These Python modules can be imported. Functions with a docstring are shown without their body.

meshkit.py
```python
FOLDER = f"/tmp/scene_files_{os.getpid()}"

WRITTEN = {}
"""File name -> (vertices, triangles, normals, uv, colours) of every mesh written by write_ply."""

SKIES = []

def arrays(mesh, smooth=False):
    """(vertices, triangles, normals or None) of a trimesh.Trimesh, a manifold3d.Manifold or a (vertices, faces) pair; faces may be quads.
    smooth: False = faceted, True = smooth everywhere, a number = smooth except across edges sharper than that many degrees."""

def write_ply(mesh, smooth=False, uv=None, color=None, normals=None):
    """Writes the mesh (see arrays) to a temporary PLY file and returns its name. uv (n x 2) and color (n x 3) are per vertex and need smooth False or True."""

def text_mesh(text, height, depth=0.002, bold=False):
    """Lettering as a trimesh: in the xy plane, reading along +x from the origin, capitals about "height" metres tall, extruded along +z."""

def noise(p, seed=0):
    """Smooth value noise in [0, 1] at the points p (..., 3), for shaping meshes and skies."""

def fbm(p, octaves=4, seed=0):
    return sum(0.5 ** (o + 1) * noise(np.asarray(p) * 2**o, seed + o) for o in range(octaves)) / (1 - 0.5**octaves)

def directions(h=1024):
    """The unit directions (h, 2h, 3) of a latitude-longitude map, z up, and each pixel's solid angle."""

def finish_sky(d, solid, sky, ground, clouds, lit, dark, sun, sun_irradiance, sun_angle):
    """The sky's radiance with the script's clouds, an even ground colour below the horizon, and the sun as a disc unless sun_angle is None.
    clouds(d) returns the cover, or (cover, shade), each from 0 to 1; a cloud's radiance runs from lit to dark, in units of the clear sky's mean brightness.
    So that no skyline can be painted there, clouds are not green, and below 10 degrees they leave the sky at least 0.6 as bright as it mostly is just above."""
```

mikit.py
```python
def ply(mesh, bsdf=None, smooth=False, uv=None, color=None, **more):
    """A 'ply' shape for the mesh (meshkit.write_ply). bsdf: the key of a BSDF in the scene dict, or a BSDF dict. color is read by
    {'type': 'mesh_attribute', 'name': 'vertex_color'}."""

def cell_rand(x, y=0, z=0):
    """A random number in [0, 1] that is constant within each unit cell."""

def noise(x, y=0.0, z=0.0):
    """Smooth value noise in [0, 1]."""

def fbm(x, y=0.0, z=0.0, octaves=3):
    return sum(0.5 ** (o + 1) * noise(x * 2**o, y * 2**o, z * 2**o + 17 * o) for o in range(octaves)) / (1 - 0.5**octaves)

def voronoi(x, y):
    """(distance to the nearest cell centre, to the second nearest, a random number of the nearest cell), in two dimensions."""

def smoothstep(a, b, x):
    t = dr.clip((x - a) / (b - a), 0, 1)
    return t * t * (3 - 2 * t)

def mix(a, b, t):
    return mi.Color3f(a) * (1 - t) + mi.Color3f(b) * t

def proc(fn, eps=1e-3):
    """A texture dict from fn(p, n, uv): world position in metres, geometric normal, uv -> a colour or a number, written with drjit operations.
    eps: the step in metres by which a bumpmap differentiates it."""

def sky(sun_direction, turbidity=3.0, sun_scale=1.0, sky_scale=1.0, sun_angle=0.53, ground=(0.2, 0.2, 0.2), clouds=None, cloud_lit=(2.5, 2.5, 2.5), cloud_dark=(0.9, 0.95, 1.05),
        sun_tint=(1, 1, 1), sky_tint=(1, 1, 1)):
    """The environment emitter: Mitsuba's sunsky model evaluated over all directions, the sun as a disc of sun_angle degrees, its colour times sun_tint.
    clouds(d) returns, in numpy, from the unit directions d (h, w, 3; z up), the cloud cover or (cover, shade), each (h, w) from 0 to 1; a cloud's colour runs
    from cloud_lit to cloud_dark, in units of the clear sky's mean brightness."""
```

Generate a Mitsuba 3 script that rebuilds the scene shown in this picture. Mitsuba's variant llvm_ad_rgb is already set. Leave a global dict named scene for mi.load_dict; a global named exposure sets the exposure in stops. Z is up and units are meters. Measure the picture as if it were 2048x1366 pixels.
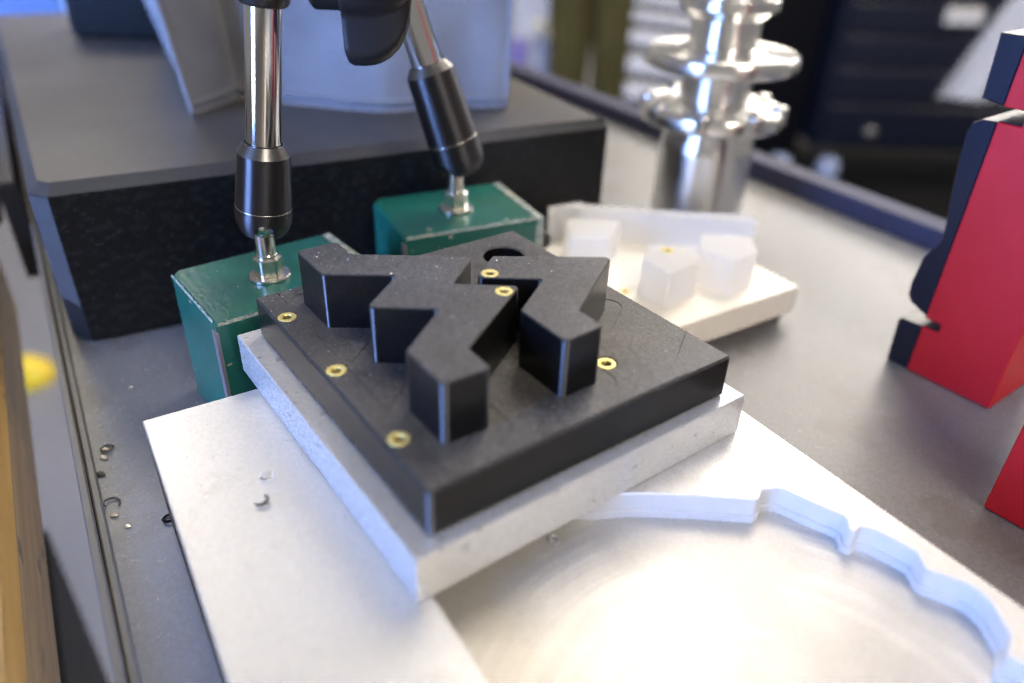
import math, random
import numpy as np
import trimesh, mitsuba as mi, drjit as dr
import shapely.geometry as sg
import shapely.affinity as sa
import mikit
from mikit import proc, noise, fbm, voronoi, smoothstep, mix, cell_rand

T = mi.ScalarTransform4f
scene, labels = {}, {}
RNG = random.Random(7)
NR = np.random.default_rng(11)

# ------------------------------------------------------------------ camera, light, exposure
PITCH, ROLL, CAM_H = 0.553292, 0.0358237, 0.186873
_f = np.array([0, math.cos(PITCH), -math.sin(PITCH)])
_r0, _u0 = np.array([1.0, 0, 0]), np.array([0, math.sin(PITCH), math.cos(PITCH)])
_up = -math.sin(ROLL) * _r0 + math.cos(ROLL) * _u0
scene['camera'] = {'type': 'thinlens', 'fov': 2 * math.degrees(math.atan(1024 / 1497.15)), 'fov_axis': 'x',
                   'aperture_radius': 0.0030, 'focus_distance': 0.252, 'near_clip': 0.01, 'far_clip': 60.0,
                   'to_world': T().look_at(origin=[0, 0, CAM_H], target=(np.array([0, 0, CAM_H]) + _f).tolist(), up=_up.tolist())}
exposure = 0.34
LAMP = (12.0, 10.8, 9.0)
SHEEN_LIGHT = (3.1, 2.95, 2.9)  # radiance of a panel added to give the bench its sheen
WINDOW = (5.0, 8.8, 20.5)
ROOM = (0.20, 0.19, 0.18)
scene['room_light'] = {'type': 'constant', 'radiance': {'type': 'rgb', 'value': list(ROOM)}}


# ------------------------------------------------------------------ helpers
class MB:
    """Collects grids, fans and ready meshes into one mesh with uv (uv.x along an edge's height or a lathe's axis)."""

    def __init__(s):
        s.v, s.f, s.uv, s.n = [], [], [], 0

    def raw(s, v, f, uv=None):
        v = np.asarray(v, float)
        s.v.append(v)
        s.f.append(np.asarray(f, int) + s.n)
        s.uv.append(v[:, [1, 0]] if uv is None else np.asarray(uv, float))
        s.n += len(v)
        return s

    def grid(s, rows, closed=True, us=None):
        """rows: list of equally long rings, outside to the right of the ring direction going up."""
        rows = [np.asarray(r, float) for r in rows]
        if closed:
            rows = [np.vstack([r, r[:1]]) for r in rows]
        m, k = len(rows), len(rows[0])
        v = np.vstack(rows)
        per = np.r_[0, np.cumsum(np.linalg.norm(np.diff(rows[0], axis=0), axis=1))]
        ax = np.r_[0, np.cumsum([np.linalg.norm(rows[i + 1] - rows[i], axis=1).mean() + 1e-6 for i in range(m - 1)])]
        uv = np.stack([np.repeat(ax, k), np.tile(per + np.arange(k) * 1e-7, m)], 1)
        i, j = np.meshgrid(np.arange(m - 1), np.arange(k - 1), indexing='ij')
        a = i * k + j
        f = np.stack([a, a + 1, a + k + 1, a + k], -1).reshape(-1, 4)
        return s.raw(v, np.vstack([f[:, [0, 1, 2]], f[:, [0, 2, 3]]]), uv)

    def done(s):
        return np.vstack(s.v), np.vstack(s.f), np.vstack(s.uv)


def put(key, mb, bsdf, M=None, smooth=True, label=None, cat=None, group=None, kind=None, **more):
    v, f, uv = mb.done()
    if M is not None:
        M = np.asarray(M, float)
        v = v @ M[:3, :3].T + M[:3, 3]
    scene[key] = mikit.ply((v, f), bsdf, smooth=smooth, uv=uv, **more)
    tag(key, label, cat, group, kind)
    return key


def tag(key, label=None, cat=None, group=None, kind=None):
    d = {k: x for k, x in (('label', label), ('category', cat), ('group', group), ('kind', kind)) if x}
    if d:
        labels[key] = {**labels.get(key, {}), **d}


def num(base, i):
    return base if i == 0 else f'{base}_{i:03d}'


def frame(x, y, yaw, z=0.0):
    c, s = math.cos(yaw), math.sin(yaw)
    return np.array([[c, -s, 0, x], [s, c, 0, y], [0, 0, 1, z], [0, 0, 0, 1.0]])


def axis_frame(p, d, spin=0.0):
    """z along d, origin at p."""
    z = np.asarray(d, float) / np.linalg.norm(d)
    x = np.cross([0, 1, 0], z)
    x /= np.linalg.norm(x)
    y = np.cross(z, x)
    c, s = math.cos(spin), math.sin(spin)
    M = np.eye(4)
    M[:3, 0], M[:3, 1], M[:3, 2], M[:3, 3] = c * x + s * y, -s * x + c * y, z, p
    return M


def rnd(poly, convex=0.0, concave=0.0, q=6):
    if convex:
        poly = poly.buffer(-convex, join_style=2).buffer(convex, quad_segs=q)
    if concave:
        poly = poly.buffer(concave, join_style=2).buffer(-concave, quad_segs=q)
    return poly


def ring_of(coords, ccw=True):
    r = np.array(coords)[:-1]
    area = 0.5 * np.sum(r[:, 0] * np.roll(r[:, 1], -1) - np.roll(r[:, 0], -1) * r[:, 1])
    return r if (area > 0) == ccw else r[::-1]


def inset(r, d):
    """The ring moved by d to its left (inwards for a counter-clockwise ring), vertex by vertex."""
    e1, e2 = r - np.roll(r, 1, 0), np.roll(r, -1, 0) - r
    n1 = np.stack([-e1[:, 1], e1[:, 0]], 1) / (np.linalg.norm(e1, axis=1, keepdims=True) + 1e-12)
    n2 = np.stack([-e2[:, 1], e2[:, 0]], 1) / (np.linalg.norm(e2, axis=1, keepdims=True) + 1e-12)
    b = n1 + n2
    b /= np.linalg.norm(b, axis=1, keepdims=True) + 1e-12
    return r + b * d / np.clip((b * n1).sum(1, keepdims=True), 0.4, 1)


def fill(poly):
    v, f = trimesh.creation.triangulate_polygon(poly, engine='earcut')
    e = np.asarray(v)[np.asarray(f)]
    up = np.cross(e[:, 1] - e[:, 0], e[:, 2] - e[:, 0]) > 0
    f = np.asarray(f).copy()
    f[~up] = f[~up][:, ::-1]
    return np.asarray(v), f


def extrude(mb, poly, z0, z1, ch=0.0, bottom=True, ch0=0.0, hole_ch=None, skip_holes=False):
    """Straight walls, chamfered upper edges, a flat top and bottom."""
    hole_ch = ch if hole_ch is None else hole_ch
    rings = [(ring_of(poly.exterior.coords), ch)] + [(ring_of(h.coords, False), hole_ch) for h in poly.interiors]
    tops, bots = [], []
    at = lambda r, z: np.c_[r, np.full(len(r), z)]
    for r, c in rings:
        top = inset(r, c) if c else r
        bot = inset(r, ch0) if ch0 else r
        if not (skip_holes and r is not rings[0][0]):
            mb.grid([at(r, z0 + ch0), at(r, z1 - c)])
            if c:
                mb.grid([at(r, z1 - c), at(top, z1)])
        if ch0:
            mb.grid([at(bot, z0), at(r, z0 + ch0)])
        tops.append(top)
        bots.append(bot)
    v, f = fill(sg.Polygon(tops[0], tops[1:]))
    mb.raw(np.c_[v, np.full(len(v), z1)], f)
    if bottom:
        v, f = fill(sg.Polygon(bots[0], bots[1:]))
        mb.raw(np.c_[v, np.full(len(v), z0)], f[:, ::-1])
    return mb


def rect(x0, y0, x1, y1, r=0.0):
    p = sg.box(x0, y0, x1, y1)
    return p.buffer(-r).buffer(r, quad_segs=5) if r else p


def circle(x, y, r, n=24):
    return sg.Point(x, y).buffer(r, quad_segs=n // 4)


def box(mb, x0, y0, z0, x1, y1, z1, ch=0.0005, r=0.0):
    return extrude(mb, rect(x0, y0, x1, y1, r), z0, z1, ch, ch0=ch)


def lathe(mb, runs, n=64):
    """runs: lists of (r, z), from bottom outside up; each run shades smoothly along itself."""
    a = np.linspace(0, 2 * math.pi, n, endpoint=False) + math.pi / 2
    for run in runs:
        mb.grid([np.c_[r * np.cos(a), r * np.sin(a), np.full(n, z)] for r, z in run])
    return mb


def cyl(mb, r, z0, z1, ch=0.0, n=64):
    runs = [[(0, z0), (r - ch, z0)], [(r, z0 + ch), (r, z1 - ch)], [(r - ch, z1), (0, z1)]]
    if ch:
        runs += [[(r - ch, z0), (r, z0 + ch)], [(r, z1 - ch), (r - ch, z1)]]
    return lathe(mb, runs, n)


def tube(mb, pts, rad, n=8):
    pts = np.asarray(pts, float)
    t = np.gradient(pts, axis=0)
    t /= np.linalg.norm(t, axis=1, keepdims=True) + 1e-12
    a = np.cross(t, [0.13, 0.27, 0.95])
    a /= np.linalg.norm(a, axis=1, keepdims=True) + 1e-12
    b = np.cross(t, a)
    ang = np.linspace(0, 2 * math.pi, n, endpoint=False)
    rad = np.broadcast_to(rad, (len(pts),))
    rows = [pts[i] + rad[i] * (np.cos(ang)[:, None] * a[i] + np.sin(ang)[:, None] * b[i]) for i in range(len(pts))]
    rows = [np.repeat(pts[:1], n, 0)] + rows + [np.repeat(pts[-1:], n, 0)]
    return mb.grid(rows)


def weld(v, f):
    q, inv = np.unique(np.round(v, 7), axis=0, return_inverse=True)
    f = inv.ravel()[f]
    ok = (f[:, 0] != f[:, 1]) & (f[:, 1] != f[:, 2]) & (f[:, 0] != f[:, 2])
    return q, f[ok]


# ------------------------------------------------------------------ materials
def B(name, d):
    scene[name] = d
    return name


def two(d):
    return {'type': 'twosided', 'b': d}


def prin(col, rough, **k):
    c = col if isinstance(col, dict) else {'type': 'rgb', 'value': list(col)}
    return {'type': 'principled', 'base_color': c, 'roughness': rough, **k}


def bump(d, fn, scale, eps=2e-4):
    return {'type': 'bumpmap', 'a': {**proc(fn, eps), }, 'scale': scale, 'b': d}


def speck(p, cell, keep):
    """1 at a sparse scatter of grains."""
    i = cell_rand(p.x / cell, p.y / cell, p.z / cell)
    return dr.select(i > keep, 1.0, 0.0)


def c_black(p, n, uv):
    g = noise(p.x * 3300, p.y * 3300, p.z * 3300)
    w = fbm(p.x * 90, p.y * 90, p.z * 90)
    c = mix((0.005, 0.005, 0.0055), (0.009, 0.009, 0.0095), w)
    dust = smoothstep(0.5, 0.95, n.z)  # dust on upward faces, made paler to carry the lamp sheen too
    c = mix(c, mix((0.057, 0.055, 0.055), (0.098, 0.094, 0.093), w), dust)
    g2 = noise(p.x * 1500 + 7, p.y * 1500, p.z * 1500)
    spark = smoothstep(0.86, 0.95, noise(p.x * 2300 + 3, p.y * 2300, p.z * 2300)) * smoothstep(0.35, 0.7, fbm(p.x * 40 + 2, p.y * 40, p.z * 40))
    return c * (0.25 + 0.75 * g + 0.75 * g2) + mi.Color3f(0.10) * spark * dust


FYAW = 0.6472


def h_black(p, n, uv):
    a = p.x * math.cos(FYAW) + p.y * math.sin(FYAW)
    b = -p.x * math.sin(FYAW) + p.y * math.cos(FYAW)
    up = dr.abs(n.z) > 0.7
    layers = noise(p.z * 2300, 3.0, 1.0) * 0.5 + 0.5 * noise(p.z * 900, a * 25, b * 25)
    mill = 0.35 * noise((a + 0.35 * b) * 1500, b * 40) + 0.65 * noise(p.x * 2600, p.y * 2600)
    return dr.select(up, mill, layers)


R_BLACK = proc(lambda p, n, uv: dr.select(n.z > 0.7, 0.44, 0.24 + 0.06 * noise(p.z * 2300, 3.0, 1.0)))
M_BLACK = B('black_plastic', two(bump(prin(proc(c_black), R_BLACK, specular=0.28), h_black, 0.8e-5)))


M_EDGE = B('edge_highlight_tint', two(prin((0.17, 0.18, 0.21), 0.46, metallic=1.0, anisotropic=1.0)))  # bluish metal tint that carries the window highlight on the fixture corners


def c_alu(p, n, uv):
    w = fbm(p.x * 35, p.y * 35, p.z * 35, 4)
    s = fbm(p.x * 500, p.y * 500, p.z * 500)
    st = 0.6 * smoothstep(0.62, 0.74, fbm(p.x * 60 + 9, p.y * 60, p.z * 60, 4)) * smoothstep(0.45, 0.6, s)
    c = mix((0.66, 0.65, 0.63), (0.69, 0.68, 0.66), w) * (0.94 + 0.12 * noise(p.x * 1700, p.y * 1700, p.z * 1700))
    return mix(c, (0.42, 0.38, 0.33), 0.35 * st)


def c_pocket(p, n, uv):
    dx, dy = p.x - 0.062, p.y - 0.085
    r = dr.sqrt(dx * dx + dy * dy)
    arc = noise(r * 1300, 2.0) * 0.6 + noise(r * 520, 5.0) * 0.4
    show = smoothstep(0.35, 0.7, fbm(p.x * 45 + 4, p.y * 45, 0.0))
    return c_alu(p, n, uv) * mi.Color3f(1.0, 0.97, 0.925) * (0.76 + 0.20 * arc * show)  # tool-mark reflections put into the colour as faint arcs


def h_blast(p, n, uv):
    return noise(p.x * 1500, p.y * 1500, p.z * 1500)


M_PLATE = B('bead_blasted_aluminium', two({'type': 'blendbsdf', 'weight': 0.45,
            'a': bump(prin(proc(c_alu), 0.42, metallic=1.0), h_blast, 1.2e-5), 'b': {'type': 'diffuse', 'reflectance': proc(c_alu)}}))


def h_mill(p, n, uv):
    dx, dy = p.x - 0.075, p.y - 0.03
    r = dr.sqrt(dx * dx + dy * dy)
    ex, ey = p.x - 0.14, p.y - 0.10
    r2 = dr.sqrt(ex * ex + ey * ey)
    return 0.5 * (0.5 + 0.5 * dr.sin(r * 5200 + 2 * noise(p.x * 50, p.y * 50))) + 0.35 * noise(r2 * 2200, 1.0) + 0.15 * noise(p.x * 900, p.y * 900)


M_MILLED = B('milled_aluminium', two({'type': 'blendbsdf', 'weight': 0.72,
             'a': bump(prin(proc(c_pocket), 0.40, metallic=1.0), h_mill, 6e-6), 'b': {'type': 'diffuse', 'reflectance': proc(c_pocket)}}))


M_CUTWALL = B('cut_aluminium', two({'type': 'blendbsdf', 'weight': 0.22, 'b': {'type': 'diffuse', 'reflectance': {'type': 'rgb', 'value': [.80, .80, .80]}}, 'a': bump(prin(proc(lambda p, n, uv: mix((0.62, 0.62, 0.62), (0.92, 0.915, 0.91), fbm(p.x * 300, p.y * 300, p.z * 160))), 0.47, metallic=1.0, anisotropic=1.0),
                                         lambda p, n, uv: noise(uv.y * 900, 1.0, 1.0) + 0.5 * noise(uv.y * 2600, uv.x * 300, 2.0), 2.5e-5)}))


def c_block(p, n, uv):
    w = fbm(p.x * 60, p.y * 60, p.z * 60, 4)
    left = dr.abs(n.x * math.cos(FYAW) + n.y * math.sin(FYAW)) > 0.8
    saw = dr.select(left, 0.62 + 0.50 * noise(p.x * 1500, p.y * 1500, p.z * 1500), 0.9 + 0.2 * noise(p.x * 1300, p.y * 1300, p.z * 1300))  # saw-cut grain, with its sparkle put into the colour
    s = smoothstep(0.74, 0.78, fbm(p.x * 330, p.y * 330, p.z * 330, 3))
    return mix(mix((0.78, 0.77, 0.75), (0.86, 0.85, 0.83), w) * saw, (0.25, 0.24, 0.23), 0.4 * s)


def h_block(p, n, uv):
    """Saw-cut grain on the block's left face, fine scratches elsewhere."""
    a = p.x * math.cos(FYAW) + p.y * math.sin(FYAW)
    left = dr.abs(n.x * math.cos(FYAW) + n.y * math.sin(FYAW)) > 0.8
    return dr.select(left, 8.0 * noise(p.x * 1800, p.y * 1800, p.z * 1500), 0.3 * noise(a * 2500, p.z * 90, p.y * 60))


M_BLOCK = B('machined_aluminium', two({'type': 'blendbsdf', 'weight': 0.45, 'a': bump(prin(proc(c_block), 0.20, metallic=1.0), h_block, 3e-5), 'b': {'type': 'diffuse', 'reflectance': proc(c_block)}}))


def c_green(p, n, uv):
    w = fbm(p.x * 70, p.y * 70, p.z * 70, 4)
    chip = smoothstep(0.765, 0.785, fbm(p.x * 210 + 3, p.y * 210, p.z * 210, 3))
    return mix(mix((0.006, 0.085, 0.058), (0.010, 0.12, 0.085), w), (0.33, 0.31, 0.25), chip)


def h_green(p, n, uv):
    return noise(p.x * 700, p.y * 700, p.z * 700) + 0.4 * noise(p.x * 1600, p.y * 1600, p.z * 1600)


M_GREEN = B('green_enamel', two(bump(prin(proc(c_green), 0.27, specular=0.55, clearcoat=0.3, clearcoat_gloss=0.8), h_green, 1.0e-4)))
M_STEEL = B('bare_steel', two(prin((0.55, 0.53, 0.51), 0.3, metallic=1.0)))
M_WORN = B('worn_edge', two(prin(proc(lambda p, n, uv: mix((0.10, 0.16, 0.12), (0.50, 0.50, 0.43), noise(p.x * 600, p.y * 600, p.z * 600))), 0.5)))
M_GREY = B('grey_edge_strip', two(prin((0.26, 0.23, 0.24), 0.4, metallic=0.5)))
M_CHROME = B('chrome', {'type': 'roughconductor', 'alpha': 0.035, 'specular_reflectance': {'type': 'rgb', 'value': [0.78, 0.77, 0.76]}})
M_CHROME = B('chrome', two(prin((0.76, 0.75, 0.74), 0.10, metallic=1.0)))
M_NICKEL = B('nickel', two(prin((0.72, 0.69, 0.64), 0.2, metallic=1.0, anisotropic=0.5)))
M_BLACKOX = B('black_oxide', two(prin((0.080, 0.080, 0.088), 0.37, metallic=0.98, anisotropic=0.9, specular=0.4)))
M_CHAMFER = B('burnished_chamfer', two(prin((0.19, 0.187, 0.185), 0.30, metallic=1.0)))
M_STAINLESS = B('turned_stainless', two(prin((0.95, 0.945, 0.94), 0.24, metallic=1.0, anisotropic=0.95)))
M_BRASS = B('brass', two(prin((0.86, 0.72, 0.27), 0.40, metallic=0.6)))
M_THREAD = B('brass_thread_shade', two(prin((0.22, 0.16, 0.05), 0.45, metallic=0.6)))  # brass darkened to paint in the shade inside the bore
M_KNOB = B('black_knob_plastic', two(prin((0.012, 0.012, 0.014), 0.38, specular=0.5)))
M_DARKHOLE = B('dark_bore', two(prin((0.02, 0.02, 0.02), 0.6)))


def c_granite(p, n, uv):
    a = noise(p.x * 420, p.y * 420, p.z * 420)
    b = noise(p.x * 900 + 4, p.y * 900, p.z * 900)
    d = fbm(p.x * 12, p.y * 12, p.z * 12)
    c = mix((0.007, 0.007, 0.007), (0.014, 0.014, 0.014), smoothstep(0.45, 0.85, a))
    c = mix(c, (0.06, 0.06, 0.062), 0.5 * smoothstep(0.78, 0.9, b))
    dust = smoothstep(0.3, 0.9, n.z) * (0.5 + 0.6 * d)  # dust on upward faces, also holding the lamp sheen of the top
    return mix(c, (0.19, 0.18, 0.17), 0.55 * dust)


M_GRANITE = B('black_granite', two(prin(proc(c_granite), 0.42, specular=0.25)))


def c_table(p, n, uv):
    w = fbm(p.x * 14, p.y * 14, p.z * 14, 4)
    st = smoothstep(0.60, 0.72, fbm(p.x * 45 + 5, p.y * 45, 1.0, 4))
    g = noise(p.x * 1400, p.y * 1400)
    dust = smoothstep(0.90, 0.96, noise(p.x * 800 + 11, p.y * 700, 3.0)) * smoothstep(0.4, 0.6, fbm(p.x * 25, p.y * 25, 2.0))
    c = mix((0.152, 0.156, 0.170), (0.192, 0.196, 0.210), w) * (0.9 + 0.2 * g)
    c = mix(c, (0.10, 0.075, 0.045), 0.22 * st)
    return mix(c, (0.36, 0.33, 0.28), 0.45 * dust)


M_TABLE = B('grey_bench_enamel', two(bump(prin(proc(c_table), 0.42, specular=0.6), h_blast, 1.5e-5)))
M_RIM = B('rim_enamel', two(prin(proc(lambda p, n, uv: mix((0.10, 0.093, 0.083), (0.145, 0.135, 0.12), fbm(p.x * 60, p.y * 60, p.z * 200))), 0.45)))


def h_canvas(p, n, uv):
    a, b = uv.x * 620, uv.y * 620
    return 0.5 + 0.25 * dr.sin((a + b) * 6.283) + 0.25 * dr.sin((a - b) * 3.1)


def c_canvas(p, n, uv):
    a, b = uv.x * 620, uv.y * 620
    t = 0.5 + 0.5 * dr.sin((a + b) * 6.283)
    return mix((0.12, 0.122, 0.135), (0.37, 0.373, 0.395), 0.5 * t + 0.5 * fbm(p.x * 30, p.y * 30, p.z * 30))


M_CANVAS = B('grey_canvas', two(bump(prin(proc(c_canvas), 0.85, specular=0.2), h_canvas, 1.0e-4)))
M_PIPING = B('canvas_piping', two(prin((0.26, 0.27, 0.30), 0.8, specular=0.2)))


def c_red(p, n, uv):
    return mix((0.50, 0.008, 0.016), (0.58, 0.013, 0.022), fbm(p.x * 40, p.y * 40, p.z * 40))


M_RED = B('red_anodised', two(bump(prin(proc(c_red), 0.44, specular=0.4), lambda p, n, uv: noise(p.z * 1500, p.x * 50, p.y * 50), 6e-6)))
M_NAVY = B('navy_plastic', two(prin((0.006, 0.009, 0.022), 0.32, specular=0.4)))
M_CREAM = B('cream_plastic', two(prin(proc(lambda p, n, uv: mix((0.90, 0.86, 0.78), (0.93, 0.90, 0.84), fbm(p.x * 40, p.y * 40, p.z * 40))), 0.45, specular=0.4)))
M_FROST = B('frosted_plastic', {'type': 'principledthin', 'base_color': {'type': 'rgb', 'value': [0.95, 0.95, 0.95]}, 'roughness': 0.4, 'diff_trans': 1.35, 'eta': 1.4})


def c_wood(p, n, uv):
    a = p.x * -0.54 + p.y * 0.842
    b = p.x * 0.842 + p.y * 0.54
    g = fbm(a * 12, b * 260, p.z * 260, 4)
    s = smoothstep(0.66, 0.76, fbm(a * 60 + 2, b * 120, p.z * 120, 3))
    return mix(mix((0.24, 0.135, 0.036), (0.46, 0.29, 0.10), g), (0.06, 0.045, 0.03), 0.6 * s)


M_WOOD = B('varnished_wood', two(prin(proc(c_wood), 0.38, specular=0.5)))
M_FLOOR = B('floor_paint', two(prin(proc(lambda p, n, uv: mix((0.16, 0.16, 0.175), (0.21, 0.21, 0.225), fbm(p.x * 2, p.y * 2, 0.0))), 0.35)))
M_YELLOW = B('yellow_plastic', two(prin((0.75, 0.56, 0.03), 0.4)))
M_BLACKSTEEL = B('black_painted_steel', two(prin((0.018, 0.016, 0.016), 0.30, specular=0.6)))
M_CABNAVY = B('navy_cabinet_paint', two(prin((0.006, 0.009, 0.022), 0.35)))
M_CABBLACK = B('black_cabinet_paint', two(prin((0.005, 0.005, 0.006), 0.5, specular=0.15)))
M_OLIVE = B('olive_cotton', two(prin(proc(lambda p, n, uv: mix((0.060, 0.050, 0.016), (0.10, 0.085, 0.030), fbm(p.x * 14, p.y * 14, p.z * 7))), 0.9, specular=0.1)))
M_WHITE = B('white_enamel', two(prin((0.74, 0.72, 0.69), 0.4)))
M_LAVENDER = B('lavender_plastic', two(prin((0.28, 0.22, 0.52), 0.45)))
M_BLUE = B('blue_plastic', two(prin((0.08, 0.17, 0.42), 0.4)))
M_SKIN = B('skin', two(prin((0.50, 0.27, 0.19), 0.5)))
M_PALEFOOT = B('pale_blue_plastic', two(prin((0.42, 0.50, 0.72), 0.3)))
M_SHIRT = B('white_shirt_cotton', two(prin((0.70, 0.70, 0.72), 0.9, specular=0.1)))
M_SPECK = B('metal_flake', two(prin((0.80, 0.80, 0.82), 0.2, metallic=0.9)))
M_CHIP = B('dark_swarf', two(prin((0.10, 0.09, 0.085), 0.3, metallic=0.6)))
M_LAMPBODY = B('lamp_housing', two(prin((0.7, 0.7, 0.7), 0.5)))

# ------------------------------------------------------------------ lamps and window that light the bench
def panel(key, c, half, aim, radiance, label, cat, group=None):
    """A flat lamp: housing (tray behind) and a diffuser that emits towards aim."""
    c, aim = np.array(c, float), np.array(aim, float)
    z = aim / np.linalg.norm(aim)
    x = np.cross([0, 1, 0.001], z)
    x /= np.linalg.norm(x)
    y = np.cross(z, x)
    M = np.eye(4)
    M[:3, 0], M[:3, 1], M[:3, 2], M[:3, 3] = x, y, z, c
    m = MB()
    a, b = half
    m.raw([[-a, -b, 0], [a, -b, 0], [a, b, 0], [-a, b, 0]], [[0, 1, 2], [0, 2, 3]])
    put(key + '__diffuser', m, M_LAMPBODY, M, smooth=False, emitter={'type': 'area', 'radiance': {'type': 'rgb', 'value': list(radiance)}})
    put(key + '__housing', box(MB(), -a - .02, -b - .02, -.06, a + .02, b + .02, -.004, .002), M_LAMPBODY, M, smooth=False)
    tag(key, label, cat, group)


for i, (lx, ly, name) in enumerate(((.50, 1.40, 'directly above the aluminium plate'), (-1.5, 2.3, 'left of the granite'), (1.7, 2.9, 'beyond the red block'), (1.0, 4.3, 'beyond the stainless fitting'),
                                    (2.6, 4.4, 'above the navy cabinet'), (3.4, 2.6, 'far to the right'), (1.7, 6.0, 'farthest from the bench'), (3.3, 6.0, 'in the far right corner'), (1.0, -1.3, 'added behind the camera to light the front faces'))):
    panel(num('ceiling_lamp', i), (lx, ly, 1.75), (0.30, 0.62), (0, 0, -1), LAMP, 'white rectangular ceiling lamp ' + name, 'lamp', 'ceiling lamps above the bench')  # the lamp behind the camera is added to brighten front faces
panel('sheen_panel', (2.3, 4.7, 2.5), (1.6, 0.9), (-2.1, -4.4, -2.2), SHEEN_LIGHT, 'large light panel added beyond the navy cabinet to give the bench its sheen', 'sheen_panel')  # unseen emitting panel, added for the sheen on the bench
panel('window', (-2.00, -1.50, 0.55), (0.95, 0.50), (2.0, 1.6, -0.15), WINDOW, 'bright bluish window lighting the bench from the camera side', 'window')

# ------------------------------------------------------------------ floor and bench
m = MB()
m.raw([[-8, -6, -.9], [12, -6, -.9], [12, 14, -.9], [-8, 14, -.9]], [[0, 1, 2], [0, 2, 3]])
put('floor', m, M_FLOOR, smooth=False, kind='structure', label='pale grey workshop floor beyond and below the bench', cat=None)
# bench frame: x across (left rim to right rim), y along the bench, away from the camera
BY = 0.5709
BF = frame(-0.0150 * .842, -0.0150 * .54, BY)        # origin on the left rim's inner foot
m = MB()
box(m, -0.003, -0.9, -0.035, 0.480, 1.15, 0.0, 0.0004)
put('bench_top', m, M_TABLE, BF, smooth=False, kind='structure', label='grey enamelled steel bench top with swarf and stains')
m = MB()
box(m, -0.0065, -0.9, -0.03, -0.0035, 1.15, 0.0035, 0.0006)
put('bench_top__rim', m, M_RIM, BF, smooth=False)
m = MB()
box(m, -0.0032, -0.9, 0.0002, -0.0004, 1.15, 0.0026, 0.0006)
put('bench_top__rim_001', m, M_RIM, BF, smooth=False)
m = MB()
box(m, 0.460, -0.9, 0.0003, 0.480, 1.15, 0.0140, 0.001)
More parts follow.
